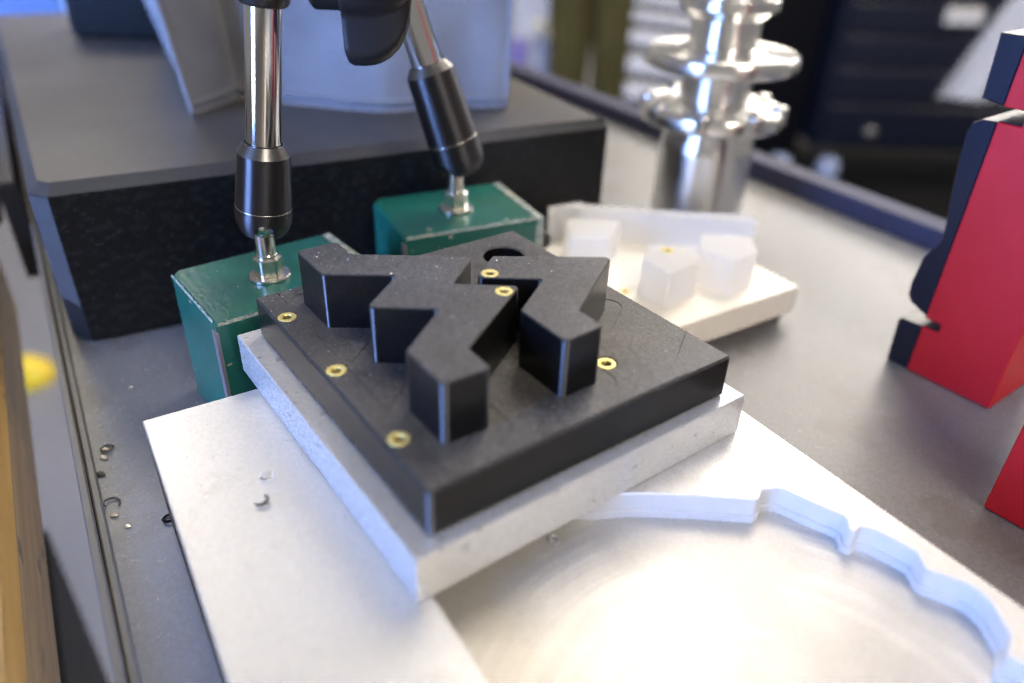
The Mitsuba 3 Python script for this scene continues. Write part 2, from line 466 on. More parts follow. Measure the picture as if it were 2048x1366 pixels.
put('bench_top__rim_002', m, B('rim_enamel_blue_light', two(prin((0.050, 0.055, 0.105), 0.6, specular=0.2))), BF, smooth=False, label='raised far rim of the bench top')  # blue window light is put into this rim's colour

# ------------------------------------------------------------------ granite plate
GX, GY, GYAW, GL, GH = -0.1908, 0.2861, 0.5028, 0.2735, 0.0756
GD = 0.455
GF = frame(GX, GY, GYAW)
c = 0.007
gp = sg.Polygon([(0, 0), (GL, 0), (GL + .001, .001), (GL + .001, GD), (-.041, .470), (-c, c)])
m = MB()
extrude(m, gp, 0.0005, GH, 0.0045, ch0=0.003)
M_GROUND = B('ground_granite_edge', two(prin((0.045, 0.045, 0.048), 0.5)))
gv = np.array([[-c, c, .024], [0, 0, .020], [0, 0, GH - .0048], [-c, c, GH - .0048]]) + np.array([-.00015, -.00015, 0])
put('granite_surface_plate__ground_corner', MB().raw(gv, [[0, 1, 2], [0, 2, 3]]), M_GROUND, GF, smooth=False, label='paler ground bevel on the upright front corner')
put('granite_surface_plate__body', m, M_GRANITE, GF, smooth=False)
tag('granite_surface_plate', label='thick black granite surface plate with dusty grey top behind the green bases', cat='surface plate')

# ------------------------------------------------------------------ big aluminium plate with milled pocket
PF = frame(-0.1165, 0.1868, 0.5747)
PW, TP, PD = 0.1731, 0.037, 0.009
pk = [(48.6, -86), (48.6, -260), (150, -260), (155.5, -205), (156.5, -193.6), (155.8, -190.2), (162.1, -187.6), (167.3, -180.7), (168.6, -176.0), (167.6, -172.3), (164.6, -167.2), (163.3, -165.0),
      (166.9, -160.2), (164.2, -149.6), (161.6, -146.4), (158.3, -147.0), (158.0, -145.2), (160.0, -143.4), (161.0, -141.3), (157.2, -132.9), (156.6, -130.8), (154.2, -124.6), (152.0, -123.2), (148.8, -122.0),
      (145.6, -124.2), (144.2, -124.3), (131.2, -114.9), (119.3, -107.0), (112.9, -103.3), (104.5, -99.9), (96, -94), (88, -86)]
pocket = rnd(sg.Polygon(np.array(pk) / 1000), 0.0011, 0.0011, 5)
plate = sg.box(0, -0.34, PW, 0.0).difference(sg.Point(-1, -1).buffer(.01))
m = MB()
extrude(m, sg.Polygon(plate.exterior.coords, [pocket.exterior.coords]), TP - PD, TP, 0.0004, bottom=False, skip_holes=True)
extrude(m, sg.Polygon(plate.exterior.coords), 0.0004, TP - PD - 0.0002, 0.0)
put('aluminium_plate', m, M_PLATE, PF, label='large matte aluminium plate with a scalloped milled pocket under the black fixture', cat='metal plate')
v, f = fill(pocket.buffer(-0.00005))
m = MB().raw(np.c_[v, np.full(len(v), TP - PD + 0.0001)], f)
put('aluminium_plate__pocket_floor', m, M_MILLED, PF, smooth=False, label='milled pocket floor with circular tool marks')
m = MB()
r = ring_of(pocket.exterior.coords, False)
at = lambda q, z: np.c_[q, np.full(len(q), z)]
m.grid([at(r, TP - PD), at(r, TP - 0.0004)])
m.grid([at(r, TP - 0.0004), at(inset(r, 0.0004), TP)])
put('aluminium_plate__pocket_wall', m, M_CUTWALL, PF, label='bright scalloped wall of the milled pocket')
# step half-way down the pocket wall: a narrow ledge left by a second pass
m = MB()
led = pocket.difference(pocket.buffer(-0.0007))
for g in (led.geoms if hasattr(led, 'geoms') else [led]):
    extrude(m, g, TP - PD + 0.0002, TP - 0.0062, 0.0001, bottom=False)
put('aluminium_plate__pocket_ledge', m, M_CUTWALL, PF)

# ------------------------------------------------------------------ aluminium block on the plate
ZB = 0.0518
BLF = frame(-0.0204, 0.1202, 0.6511)
m = MB()
extrude(m, rect(0, 0, 0.1181, 0.1212), TP + 0.0003, ZB, 0.0004, ch0=0.0003)
put('aluminium_block', m, M_BLOCK, BLF, smooth=False, label='square bright aluminium block with sawn left side under the black fixture', cat='metal block')

# ------------------------------------------------------------------ black fixture with two zigzag ridges
ZF, ZT = 0.0664, 0.0848
FF = frame(-0.0180, 0.1274, FYAW)
FL, FWD = 0.1059, 0.1122
Z1 = [(12, 100), (12, 81.1), (30.1, 69), (14.1, 56.1), (30.2, 44.4), (12, 30.4), (12, 12.7), (25.9, 12.2), (26.1, 22.8), (57.7, 43.5), (41.9, 55.3), (57, 67.7), (25.8, 89.6), (25.8, 99.5), (24, 100.9), (13, 100.9)]
Z2 = [(94.3, 43.6), (63.0, 22.5), (62.8, 12.2), (48.9, 11.6), (49, 31.6), (66, 43.3), (49.7, 54.9), (62.5, 64.8)]
INS = [(4.0, 94.3), (4.1, 58.0), (4.0, 21.2), (71.2, 18.0)]
INT = [(54.8, 55.0), (51.7, 43.2)]
HOLE = (88.3, 94.2, 7.6)


def bore(x, y, r):
    return circle(x / 1000, y / 1000, r / 1000, 32)


def frame_poly(lx, ly, holes, r=0.0004):
    p = rect(0, 0, lx, ly, r)
    for h in holes:
        p = p.difference(h)
    return p


base = frame_poly(FL, FWD, [bore(*i, 3.0) for i in INS] + [bore(*HOLE)], 0.0012)
m = MB()
extrude(m, base, ZB + 0.0003, ZF, 0.0007, ch0=0.0006, hole_ch=0.0002)
p1 = sg.Polygon(np.array(Z1) / 1000)
p2 = sg.Polygon(np.array(Z2) / 1000)
put('machined_fixture__base', m, M_BLACK, FF)
# tool-path steps left on the base by the finishing passes: thin raised pads
allow = sg.box(0.0005, 0.0005, FL - .0005, FWD - .0005)
for h in INS:
    allow = allow.difference(bore(*h, 3.3))
allow = allow.difference(bore(HOLE[0], HOLE[1], 8.2))
corner = sg.Polygon([(FL + .001, -.001), (FL + .001, .0175), (FL - .0011, .0175), (FL - .0162, .0075), (FL - .0185, -.001)])
pads = [(sg.box(.0072, .0009, FL - .0009, FWD - .0009).difference(p1.union(p2).buffer(.0052, quad_segs=6)).difference(corner), .00022)]
m = MB()
for g, t in pads:
    g = g.intersection(allow)
    for q in (g.geoms if hasattr(g, 'geoms') else [g]):
        if q.area > 1e-6:
            extrude(m, q, ZF - .0001, ZF + t, 0.00018, bottom=False)
put('machined_fixture__finishing_step', m, M_BLACK, FF, kind='stuff')


def ridge(poly, holes):
    p = rnd(poly, 0.0015, 0.0009, 8)
    for h in holes:
        p = p.difference(h)
    return extrude(MB(), p, ZF - 0.0002, ZT, 0.00035, hole_ch=0.0001, bottom=False)


def edge_highlights(poly, z0, z1, out=0.00004):
    """Highlight strips added on the outer corners: every run of short segments that turns left, as one strip just proud of it."""
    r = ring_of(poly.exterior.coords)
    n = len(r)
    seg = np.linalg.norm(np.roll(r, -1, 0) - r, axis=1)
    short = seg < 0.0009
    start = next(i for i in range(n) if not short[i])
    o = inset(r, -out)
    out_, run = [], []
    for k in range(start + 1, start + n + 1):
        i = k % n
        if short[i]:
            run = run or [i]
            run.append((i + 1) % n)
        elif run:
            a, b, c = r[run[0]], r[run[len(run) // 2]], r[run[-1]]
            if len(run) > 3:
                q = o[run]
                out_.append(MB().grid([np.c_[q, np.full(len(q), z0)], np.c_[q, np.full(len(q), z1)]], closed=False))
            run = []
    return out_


for part, pp, z0, z1 in (('base', sg.Polygon(base.exterior), ZB + .001, ZF - .0008), ('zigzag_ridge', rnd(p1, .0015, .0009, 8), ZF, ZT - .0004), ('zigzag_ridge_001', rnd(p2, .0015, .0009, 8), ZF, ZT - .0004)):
    for i, m in enumerate(edge_highlights(pp, z0, z1)):
        put(num(f'machined_fixture__{part}__edge_highlight', i), m, M_EDGE, FF)
put('machined_fixture__zigzag_ridge', ridge(p1, [bore(*INT[1], 2.75)]), M_BLACK, FF, label='longer zigzag ridge on the left of the fixture')
put('machined_fixture__zigzag_ridge_001', ridge(p2, [bore(*INT[0], 2.75)]), M_BLACK, FF, label='shorter zigzag ridge on the right of the fixture')


def insert(key, M):
    """Threaded brass insert: a flat ring flush with the top and a bore with thread turns."""
    mm_ = lambda runs: [[(r / 1000, z / 1000) for r, z in run] for run in runs]
    put(key, lathe(MB(), mm_([[(2.98, -6), (2.98, -.1)], [(2.98, -.1), (2.85, .07)], [(2.85, .07), (1.70, .07)], [(1.70, .07), (1.40, -.35)]]), 40), M_BRASS, M)
    runs, z = [], -.35
    while z > -5.5:
        runs += [[(1.40, z), (1.10, z - .3)], [(1.10, z - .3), (1.40, z - .6)]]
        z -= .6
    put(key + '__thread', lathe(MB(), mm_(runs + [[(1.40, z), (0, z)]]), 32), M_THREAD, M)


for i, (x, y, z) in enumerate([(*q, ZF) for q in INS] + [(*q, ZT) for q in INT]):
    insert(num('machined_fixture__brass_insert', i), FF @ frame(x / 1000, y / 1000, .3 * i, z) @ np.diag([.91 if z == ZT else 1, .91 if z == ZT else 1, 1, 1]))
tag('machined_fixture', 'black machined plastic fixture with two zigzag ridges and brass threaded inserts', 'fixture')

# ------------------------------------------------------------------ green magnetic bases with jointed arms
ML, MW, MH = 0.0675, 0.0493, 0.055


def mag_base(i, x, y, yaw, label, collar, pole_dir, pole_len, lean, collar_z, rs=1.0):
    k = num('magnetic_base', i)
    MF = frame(x, y, yaw)
    m = MB()
    extrude(m, sg.Polygon([(0.0, .0032), (0.0, MW - .004), (.003, MW), (ML - .004, MW), (ML - .004, 0), (.0, 0)]).buffer(0), 0.0005, MH, 0.0010, ch0=0.0008)
    put(k + '__body', m, M_GREEN, MF, smooth=False)
    put(k + '__end_plate', box(MB(), ML - .0038, .0002, .0006, ML, MW - .0002, MH - .0002, .0005), M_WORN, MF, smooth=False, label='bare pale metal end plate')
    put(k + '__edge_strip', box(MB(), -.0006, -.0004, .0006, .0006, .0033, MH - .003, .0003), M_GREY, MF, smooth=False, label='bare grey strip along the front corner')
    # worn upper front edge
    m = MB()
    rr = random.Random(i + 3)
    xs = np.linspace(.001, ML - .004, 110)
    prof = [np.array([[xx, .0003 + .0012 * rr.random() ** 4, MH + .00008], [xx, .00025, MH - .0007 + .0001], [xx, -.00004, MH - .0009 - .0003 * rr.random()]]) for xx in xs]
    m.grid([np.array([p[j] for p in prof]) for j in (2, 1, 0)], closed=False)
    put(k + '__worn_edge', m, M_WORN, MF, label='paint worn through along the top front edge')
    m = MB()
    ys = np.linspace(.003, MW - .003, 40)
    prof = [np.array([[.0003 + .0005 * rr.random() ** 2, yy, MH + .00008], [.0002, yy, MH - .0003], [-.00004, yy, MH - .0007]]) for yy in ys]
    m.grid([np.array([p[j] for p in prof]) for j in (0, 1, 2)], closed=False)
    if i == 0:
        put(k + '__worn_edge_001', m, M_WORN, MF)
    # on/off switch on the end
    S = MF @ np.array([[0, 0, 1, ML], [1, 0, 0, MW * .42], [0, 1, 0, .033], [0, 0, 0, 1.0]])
    put(k + '__switch_knob', lathe(MB(), [[(.0, 0), (.0065, 0)], [(.0065, 0), (.0062, .003), (.0050, .010), (.0046, .0128)], [(.0046, .0128), (.0038, .0138), (0, .0138)]], 32), M_KNOB, S)
    # stud, nut, washer
    hx, hy = lean[0]
    H = frame(hx, hy, 0, MH)
    put(k + '__washer', lathe(MB(), [[(.0, .0002), (.0078, .0002)], [(.0078, .0002), (.0078, .0010)], [(.0078, .0010), (.0074, .0014)], [(.0074, .0014), (.0, .0014)]], 48), M_NICKEL, H)
    hexp = sg.Polygon([(.0056 * math.cos(a), .0056 * math.sin(a)) for a in np.arange(6) * math.pi / 3 + .35])
    m = MB()
    extrude(m, hexp.intersection(circle(0, 0, .00535, 48)), .0014, .0086, .0006, ch0=.0003)
    put(k + '__hex_nut', m, M_NICKEL, H, smooth=False)
    put(k + '__stud', lathe(MB(), [[(.0040, .0086), (.0040, .0095)], [(.0040, .0095), (.0036, .0100)], [(.0036, .0100), (.0035, lean[1] - MH)], [(.0035, lean[1] - MH), (0, lean[1] - MH)]], 40), M_NICKEL, H)
    # ball socket (tapered black collar)
    d = np.array(pole_dir, float)
    d /= np.linalg.norm(d)
    C = axis_frame(collar, d, .4) @ np.diag([rs, rs, 1, 1])
    L = collar_z
    R1, R0 = .0089, .0102
    m = MB()
    zl = L * .30
    rl = R0 - (R0 - R1) * .2
    lathe(m, [[(.0052, -.0006), (.0060, -.0011), (.0076, -.0002), (.0090, .0018), (.0098, .0042), (R0 - .0001, .0068), (rl, zl - .0002)], [(rl, zl - .0002), (rl - .0003, zl)], [(rl - .0003, zl), (rl, zl + .0002)],
              [(rl, zl + .0002), (R1 + .0002, L - .0036)], [(R1 + .0002, L - .0036), (.0069, L)], [(.0069, L), (.0063, L)], [(.0063, L), (.0063, L - .003)], [(.0063, L - .003), (0, L - .003)], [(0, -.0006), (.0052, -.0006)]], 96)
    v, f, uv = m.done()
    body = trimesh.Trimesh(*weld(v, f), process=False)
    a = lean[2]
    cut = trimesh.creation.box([.02, .0066, .0120])
    cut.apply_translation([.013, 0, -.0030])
    top = trimesh.creation.cylinder(.0033, .02, sections=32)
    top.apply_transform(trimesh.transformations.rotation_matrix(math.pi / 2, [0, 1, 0]))
    top.apply_translation([.013, 0, .0030])
    R = trimesh.transformations.rotation_matrix(a, [0, 0, 1])
    core = trimesh.creation.cylinder(.0060, .016, sections=48)
    core.apply_translation([0, 0, .002])
    for q in (cut, top):
        q.apply_transform(R)
    body = trimesh.boolean.difference([body, cut, top, core], engine='manifold')
    body = trimesh.graph.smooth_shade(body, angle=math.radians(25), facet_minarea=None)
    v, f = np.array(body.vertices), np.array(body.faces)
    uv = np.stack([v[:, 2], .009 * np.mod(np.arctan2(v[:, 1], v[:, 0]) - math.pi / 2, 2 * math.pi)], 1)
    put(k + '__ball_socket', MB().raw(v, f, uv), M_BLACKOX, C)
    put(k + '__ball_socket__score_ring', lathe(MB(), [[(rl - .0001, zl - .00022), (rl + .00006, zl - .00012), (rl + .00006, zl + .00012), (rl - .0001, zl + .00022)]], 96), M_NICKEL, C, label='thin bright ring turned around the socket')
    put(k + '__ball_socket__chamfer', lathe(MB(), [[(R1 + .00023, L - .0036), (.00693, L + .00003)], [(.00693, L + .00003), (.0064, L + .00003)]], 96), M_CHAMFER, C, label='paler turned chamfer at the top of the socket')
    put(k + '__ball_stud', lathe(MB(), [[(.0001, -.0070), (.004, -.0062), (.0062, -.0040), (.0068, -.001), (.0062, .002)]], 32), M_NICKEL, C @ frame(0, 0, 0, .0052))
    put(k + '__pole', cyl(MB(), .0059, L - .003, L + pole_len, .0003, 64), M_CHROME, C)
    tag(k, label, 'magnetic base', 'green magnetic bases with arms')
    return k, C, L


k0, C0, L0 = mag_base(0, -0.1010, 0.2172, 0.6907, 'front green magnetic base left of the black fixture, carrying an upright chrome arm', (-0.0930, 0.2550, 0.0735), (.14, 0.0, 1), .0480, ((-0.0933, 0.2548), .0760, 4.62), .0335)
k1, C1, L1 = mag_base(1, -0.0473, 0.2939, 0.4697, 'rear green magnetic base against the granite, carrying a tilted chrome arm', (-0.0252, 0.3294, 0.0740), (-.325, 0.0, 1), .12, ((-0.0283, 0.3294), .0760, 3.6), .0480, 1.14)
labels[k0].pop('group', None), labels[k1].pop('group', None)

# central joint of the front arm, with its clamping knob
JT = C0 @ frame(0, 0, 0, L0 + .0452)
m = MB()
lathe(m, [[(.0, -.0005), (.0072, -.0005)], [(.0072, -.0005), (.0082, .0008), (.0086, .004), (.0086, .020), (.0080, .024), (.0, .0245)]], 48)
put(k0 + '__joint', m, M_BLACKSTEEL, JT)
KJ = np.array([[0, 0, 1, -.0690], [0, 1, 0, .252], [-1, 0, 0, .1580], [0, 0, 0, 1.0]])
m = cyl(MB(), .0040, -.006, .0040, .0004, 32)
put(k0 + '__joint__clamp_shaft', m, M_BLACKSTEEL, KJ)
put(k0 + '__joint__knob_hub', cyl(MB(), .0076, .0035, .0136, .0009, 40), M_KNOB, KJ)
lob = circle(0, 0, .0100, 48)
for a in np.arange(3) * 2 * math.pi / 3 + .06:
    lob = lob.union(sg.LineString([(0, 0), (.0180 * math.cos(a), .0180 * math.sin(a))]).buffer(.0062, quad_segs=10))
lob = lob.buffer(.0050, quad_segs=8).buffer(-.0050, quad_segs=8)
r = ring_of(lob.exterior.coords)
at = lambda q, z: np.c_[q, np.full(len(q), z)]
prof = [(.90, 0), (.97, .0006), (1, .0020), (1, .0055), (.985, .0085), (.95, .0110), (.88, .0138), (.78, .0164), (.64, .0186), (.45, .0202), (.2, .0210)]
m = MB()
m.grid([at(r * f_, z_) for f_, z_ in prof])
v, f = fill(sg.Polygon(r * .2))
m.raw(at(v, .0210), f)
hole = circle(0, 0, .0060, 32)
v, f = fill(sg.Polygon(r * .90))
m.raw(at(v, 0.0), f[:, ::-1])
put(k0 + '__joint__knob', m, M_KNOB, KJ @ frame(0, 0, 0, .0130), label='black lobed clamping knob')

# ------------------------------------------------------------------ cream fixture with frosted walls
CZ0, CZ1, CZ2 = 0.0066, 0.0206, 0.039
cd = np.array([140.6, 330.6]) / 1000
e1 = np.array([76.9, 288.9]) / 1000 - cd
yawc = math.atan2(-e1[1], -e1[0])
CF = frame(cd[0], cd[1], yawc)                      # x towards the right corner: the plate lies at negative x, positive y
put('riser_block', box(MB(), -.100, .004, .0005, -.003, .100, CZ0 - .0002, .0004), M_GREY, CF, smooth=False, label='low dark riser under the cream fixture', cat='spacer')
toC = lambda pts: [tuple((np.array([[math.cos(yawc), math.sin(yawc)], [-math.sin(yawc), math.cos(yawc)]]) @ (np.array(q) / 1000 - cd))) for q in pts]
hole_c = toC([(53.2, 318.9)])[0]
pil_c = toC([(72.4, 327.2)])[0]
put('cream_fixture__base', extrude(MB(), rect(-.108, 0, 0, .104, .001).difference(circle(*hole_c, .0022)), CZ0, CZ1, .0006, ch0=.0004), M_CREAM, CF)
wall = sg.LineString(toC([(18.3, 372), (18.6, 377.0), (34.0, 384.6), (38.8, 376.6), (124.5, 375.0), (123.2, 366)])).buffer(.0016, join_style=2, cap_style=2)
put('cream_fixture__wall', extrude(MB(), rnd(wall, .0004), CZ1 - .0002, CZ2, .0005, bottom=False), M_FROST, CF, label='frosted thin wall along the back')
put('cream_fixture__pillar', extrude(MB(), rnd(sg.Polygon(toC([(59.2, 315.1), (69.2, 301.0), (86.4, 317.2), (86.0, 333.0), (64.7, 334.3)])), .0015).difference(circle(*pil_c, .0026)), CZ1 - .0002, CZ2, .0006, bottom=False), M_FROST, CF, label='frosted pillar with a brass insert')
put('cream_fixture__pillar_001', extrude(MB(), rnd(sg.Polygon(toC([(88.1, 329.6), (102.2, 317.6), (116.1, 329.7), (117.5, 347), (92.5, 348.8)])), .0015), CZ1 - .0002, CZ2, .0006, bottom=False), M_FROST, CF, label='frosted pillar at the right')
put('cream_fixture__pillar_002', extrude(MB(), rnd(sg.Polygon(toC([(25.5, 362), (54.1, 361), (46.0, 338), (27.0, 337)])), .0015), CZ1 - .0002, CZ2, .0006, bottom=False), M_FROST, CF, label='frosted block at the left')
insert('cream_fixture__brass_insert', CF @ frame(*pil_c, 0, CZ2))
insert('cream_fixture__brass_insert_001', CF @ frame(*hole_c, 0, CZ1 - .0001) @ np.diag([.8, .8, 1, 1]))
tag('cream_fixture', 'cream and frosted white plastic fixture behind the black one, right of the green base', 'fixture')

# ------------------------------------------------------------------ stainless flanged fitting
VF = frame(0.1145, 0.4560, 0.2)
mm = lambda runs: [[(r / 1000, z / 1000) for r, z in run] for run in runs]
put('flanged_fitting__body', lathe(MB(), mm([[(26, .5), (28, 1.5), (28, 52)], [(28, 52), (27, 58), (24, 66), (24, 72)], [(20.5, 78), (20.5, 99)], [(19.5, 108), (19.5, 126)]]), 96), M_STAINLESS, VF)
put('flanged_fitting__flange', lathe(MB(), mm([[(20, 67), (40, 67)], [(40, 67), (41.5, 67.8), (42.3, 70), (42.3, 74), (41.5, 76.2), (40, 77)], [(40, 77), (34, 77)], [(34, 77), (30, 79), (20.4, 79)]]), 96), M_STAINLESS, VF, label='lower flange with bolt heads')
put('flanged_fitting__flange_001', lathe(MB(), mm([[(20, 98.5), (42, 98.5)], [(42, 98.5), (43.5, 99.3), (44.2, 101.5), (44.2, 104.5), (43.5, 106.7), (42, 107.5)], [(42, 107.5), (25, 108)], [(25, 108), (22, 110), (19.4, 110)]]), 96), M_STAINLESS, VF, label='plain middle flange')
put('flanged_fitting__flange_002', lathe(MB(), mm([[(19.4, 124), (24, 127), (27, 129.5)], [(27, 129.5), (27.5, 130)], [(27.5, 130), (27.5, 135)], [(27.5, 135), (26.5, 136)], [(26.5, 136), (22, 136)], [(22, 136), (21.5, 150)], [(21.5, 150), (0, 150)]]), 96), M_STAINLESS, VF, label='small top flange')
for i in range(8):
    a = i * math.pi / 4 + .25
    put(num('flanged_fitting__flange__bolt', i), lathe(MB(), mm([[(4.6, -8), (4.8, -7), (4.8, .4)], [(4.8, .4), (4.4, 1.8), (3.0, 2.8), (0, 3.0)]]), 24), M_CHROME, VF @ frame(.0385 * math.cos(a), .0385 * math.sin(a), a, .077))
tag('flanged_fitting', 'tall shiny stainless steel fitting with three round flanges at the back', 'fitting')

# ------------------------------------------------------------------ red parts at the right
n1 = np.array([0.2042 - 0.1819, 0.2607 - 0.2900])
ry = math.atan2(n1[1], n1[0])
RF = frame(0.1819, 0.2900, ry)                      # x along the red face, y away from the viewer
RLEN = float(np.linalg.norm(n1))


def side_profile(w, parts):
    pass


# profile in (x, z): slots cut from the left edge
red = sg.Polygon([(0, .0005), (RLEN, .0005), (RLEN, .20), (0, .20)])
slots = [sg.box(-.03, .0234, .0072, .0275), sg.box(-.03, .1137, .0086, .1195)]
for q in slots:
    red = red.difference(q)
XZ = np.array([[1, 0, 0, 0], [0, 0, -1, .0], [0, 1, 0, 0], [0, 0, 0, 1.0]])   # profile (x, z) pushed back along y
put('red_block__body', extrude(MB(), red, -.040, 0, .0004), M_RED, RF @ XZ, smooth=False)
navy = [(-.0002, .0006), (-.0102, .0006), (-.0110, .0213), (-.0095, .0228), (-.0002, .0232)]
navy2 = [(-.0002, .0283), (-.0017, .0288), (-.0085, .0318), (-.0105, .0345), (-.0110, .0400), (-.0096, .0534), (-.0051, .0619), (-.0055, .0700), (-.0080, .0857), (-.0093, .0973), (-.0098, .1073), (-.0088, .1117), (-.0060, .1133), (-.0002, .1136)]
navy3 = [(-.0002, .1197), (-.0089, .1208), (-.0089, .1229), (-.0101, .1442), (-.0002, .1442)]
for i, q in enumerate((navy, navy2, navy3)):
    put(num('red_block__navy_jaw', i), extrude(MB(), sg.Polygon(q[::-1]), -.038, -.0004, .0005), M_NAVY, RF @ XZ, smooth=False)
for i, (z_, x_) in enumerate(((.0235, .0070), (.1138, .0084))):
    put(num('red_block__slot_shade_lining', i), box(MB(), .0002, .0008, z_, x_, .038, z_ + .0005, .0001), M_NAVY, RF, smooth=False)  # thin navy sheets added to paint in the shade on the slot floors
tag('red_block', 'tall red block with stepped dark navy left side standing on the bench at right', 'block')
n2 = np.array([.1798 - .1711, .1897 - .2007])
ry2 = math.atan2(n2[1], n2[0])
RF2 = frame(.1711, .2007, ry2)
prof = [(0, .0005), (.04, .0005), (.04, .05), (.004, .05)] 
m = MB()
poly = sg.Polygon([(0, .0006), (.03, .0006), (.03, .06), (0, .06)])
YZ = np.array([[0, 0, 1, 0], [1, 0, 0, 0], [0, 1, 0, 0], [0, 0, 0, 1.0]])
extrude(m, poly, 0, .05, .0005, ch0=.0005)
put('red_side_block', m, M_RED, RF2 @ YZ, smooth=False, label='low red block cut off by the right edge, nearer than the tall one', cat='block')

# ------------------------------------------------------------------ fabric bag and other things on and behind the granite
g = GH + .0006
BOT = [(-.255, .560), (-.2105, .475), (-.1709, .3925), (-.1600, .432), (-.140, .425), (-.1167, .4194), (-.095, .4140), (-.0739, .4127), (-.0502, .4211), (-.030, .428), (-.0082, .4322), (-.016, .52), (-.03, .60), (-.12, .66), (-.25, .65)]
TOP = [(-.312, .590), (-.264, .505), (-.202, .397), (-.182, .440), (-.150, .432), (-.118, .424), (-.090, .416), (-.066, .414), (-.045, .421), (-.025, .428), (-.0030, .4330), (-.014, .54), (-.03, .62), (-.12, .69), (-.28, .68)]


def dense(loop, n=10):
    loop = np.array(loop)
    t = np.arange(len(loop))
    out = []
    for i in range(len(loop)):
        a, b, c_, d_ = loop[i - 1], loop[i], loop[(i + 1) % len(loop)], loop[(i + 2) % len(loop)]
        for u in np.linspace(0, 1, n, endpoint=False):
            lin = b + (c_ - b) * u
            cr = .5 * ((2 * b) + (c_ - a) * u + (2 * a - 5 * b + 4 * c_ - d_) * u * u + (3 * b - a - 3 * c_ + d_) * u ** 3)
            out.append(.85 * lin + .15 * cr if i in (2, 9, 10) else .4 * lin + .6 * cr if 3 < i < 9 else lin)
    return np.array(out)


bo, to = dense(BOT), dense(TOP)
rows = []
import meshkit
for t in np.linspace(0, 1, 40):
    q = bo * (1 - t) + to * t
    z = g + .22 * t
    mid = q - q.mean(0)
    w = np.array([meshkit.fbm(np.array([[x * 14, y_ * 14, z * 9]]))[0] if False else 0 for x, y_ in q[:1]])
    ii = np.arange(len(q)); edge = np.minimum(1, np.minimum(np.abs(ii - 20), np.abs(ii - 100)) / 7.0)
    bul = edge * (.0030 * np.sin(t * 6 + ii * .07) * np.sin(ii * .13 + 1) + .0018 * np.sin(t * 13 - ii * .17))
    nrm = mid / np.linalg.norm(mid, axis=1, keepdims=True)
    lift = .0014 * np.sin(np.arange(len(q)) * .31) if t == 0 else 0
    rows.append(np.c_[q + nrm * (bul * min(1, t * 6))[:, None], np.full(len(q), z) + lift * 0])
area = np.sum(bo[:, 0] * np.roll(bo[:, 1], -1) - np.roll(bo[:, 0], -1) * bo[:, 1])
if area < 0:
    rows = [r_[::-1] for r_ in rows]
m = MB()
m.grid(rows)
put('fabric_bag__body', m, M_CANVAS)
ci = [20, 100]
for i, idx in enumerate(ci):
    if area < 0:
        idx = len(bo) - 1 - idx
    pts = np.array([r_[idx] for r_ in rows])
    pts[:, 2] += .0015
    put(num('fabric_bag__piping', i), tube(MB(), pts[:-1], .0016), M_PIPING)
hem = np.array([rows[1][(len(bo) - 1 - i) if area < 0 else i] for i in range(20, 101)])
hem[:, 1] -= .0012
put('fabric_bag__hem', tube(MB(), hem, .0014), M_PIPING, label='stitched hem along the bottom front edge')
tag('fabric_bag', 'grey woven fabric bag with piped corners standing on the granite', 'bag')
put('black_box', box(MB(), -.336, .590, g, -.27, .66, g + .05, .002), M_CABBLACK, smooth=False, label='small black box on the granite, left of the fabric bag', cat='box')
put('blue_bin', box(MB(), -.62, .80, -.03, -.462, .93, .12, .003), M_BLUE, smooth=False, label='blue bin behind the granite at top left', cat='bin')
put('blue_bin__pale_end', box(MB(), -.4615, .802, -.02, -.444, .90, .115, .003), B('pale_blue', two(prin((.45, .58, .8), .4))), smooth=False, label='pale blue end of the bin')

# steel rail along the bench, wood beam, things below
put('bench_top__side_rail', box(MB(), -.0165, .50, -.03, -.0068, 1.15, .030, .0012), M_BLACKSTEEL, BF, smooth=False, label='black steel rail along the left side of the bench')
WF = frame(0, 0, BY)                                # x = offset across the bench, y = along it
put('wooden_beam', box(MB(), -.095, -.30, -.0515, -.0424, .50, -.0003, .004), M_WOOD, WF, smooth=False, label='yellow varnished wooden beam at the left edge of the picture', cat='beam')
put('black_clamp', box(MB(), -.120, .50, .0005, -.034, .70, .070, .006, .008), M_BLACKSTEEL, WF, smooth=False, label='black rounded clamp body lying on the wooden beam', cat='clamp')
put('yellow_cone', lathe(MB(), [[(.062, 0), (.062, .012)], [(.062, .012), (.055, .03), (.034, .05), (.015, .058), (0, .06)]], 32), M_YELLOW, frame(-1.19, 1.50, 0, -.8995), label='yellow rounded cone on the floor seen in the gap at left', cat='cone')
put('black_lower_box', box(MB(), -.34, -.6, -.8995, -.086, .60, -.30, .004), M_CABBLACK, WF, smooth=False, label='black box below the wooden beam', cat='cabinet')  # plain black box filling the dark gap beside the beam

# ------------------------------------------------------------------ blurred background
put('floor_shade_sheet', box(MB(), .45, 1.6, -.8995, 4.5, 3.9, -.892, .002), M_CABBLACK, smooth=False, label='black sheet on the floor standing in for the dark shade before the cabinets', cat='mat')  # black sheet put where the floor before the cabinets lies in shade
put('black_cabinet', box(MB(), .72, 3.25, -.84, 1.21, 3.9, .6, .01), M_CABBLACK, smooth=False, label='black cabinet behind the stainless fitting', cat='cabinet')
k = 'navy_tool_cabinet'
put(k + '__body', box(MB(), 1.22, 3.12, -.73, 2.6, 3.8, .35, .01), M_CABNAVY, smooth=False)
for i, z in enumerate((-.72, -.54, -.40, -.28, -.16)):
    put(num(k + '__drawer', i), box(MB(), 1.25, 3.10, z + .012, 2.57, 3.1195, z + (.17, .13, .11, .11, .11)[i], .004), M_CABNAVY, smooth=False)
put(k + '__label_plate', box(MB(), 1.60, 3.09, -.235, 1.74, 3.0995, -.175, .004), M_WHITE, smooth=False)
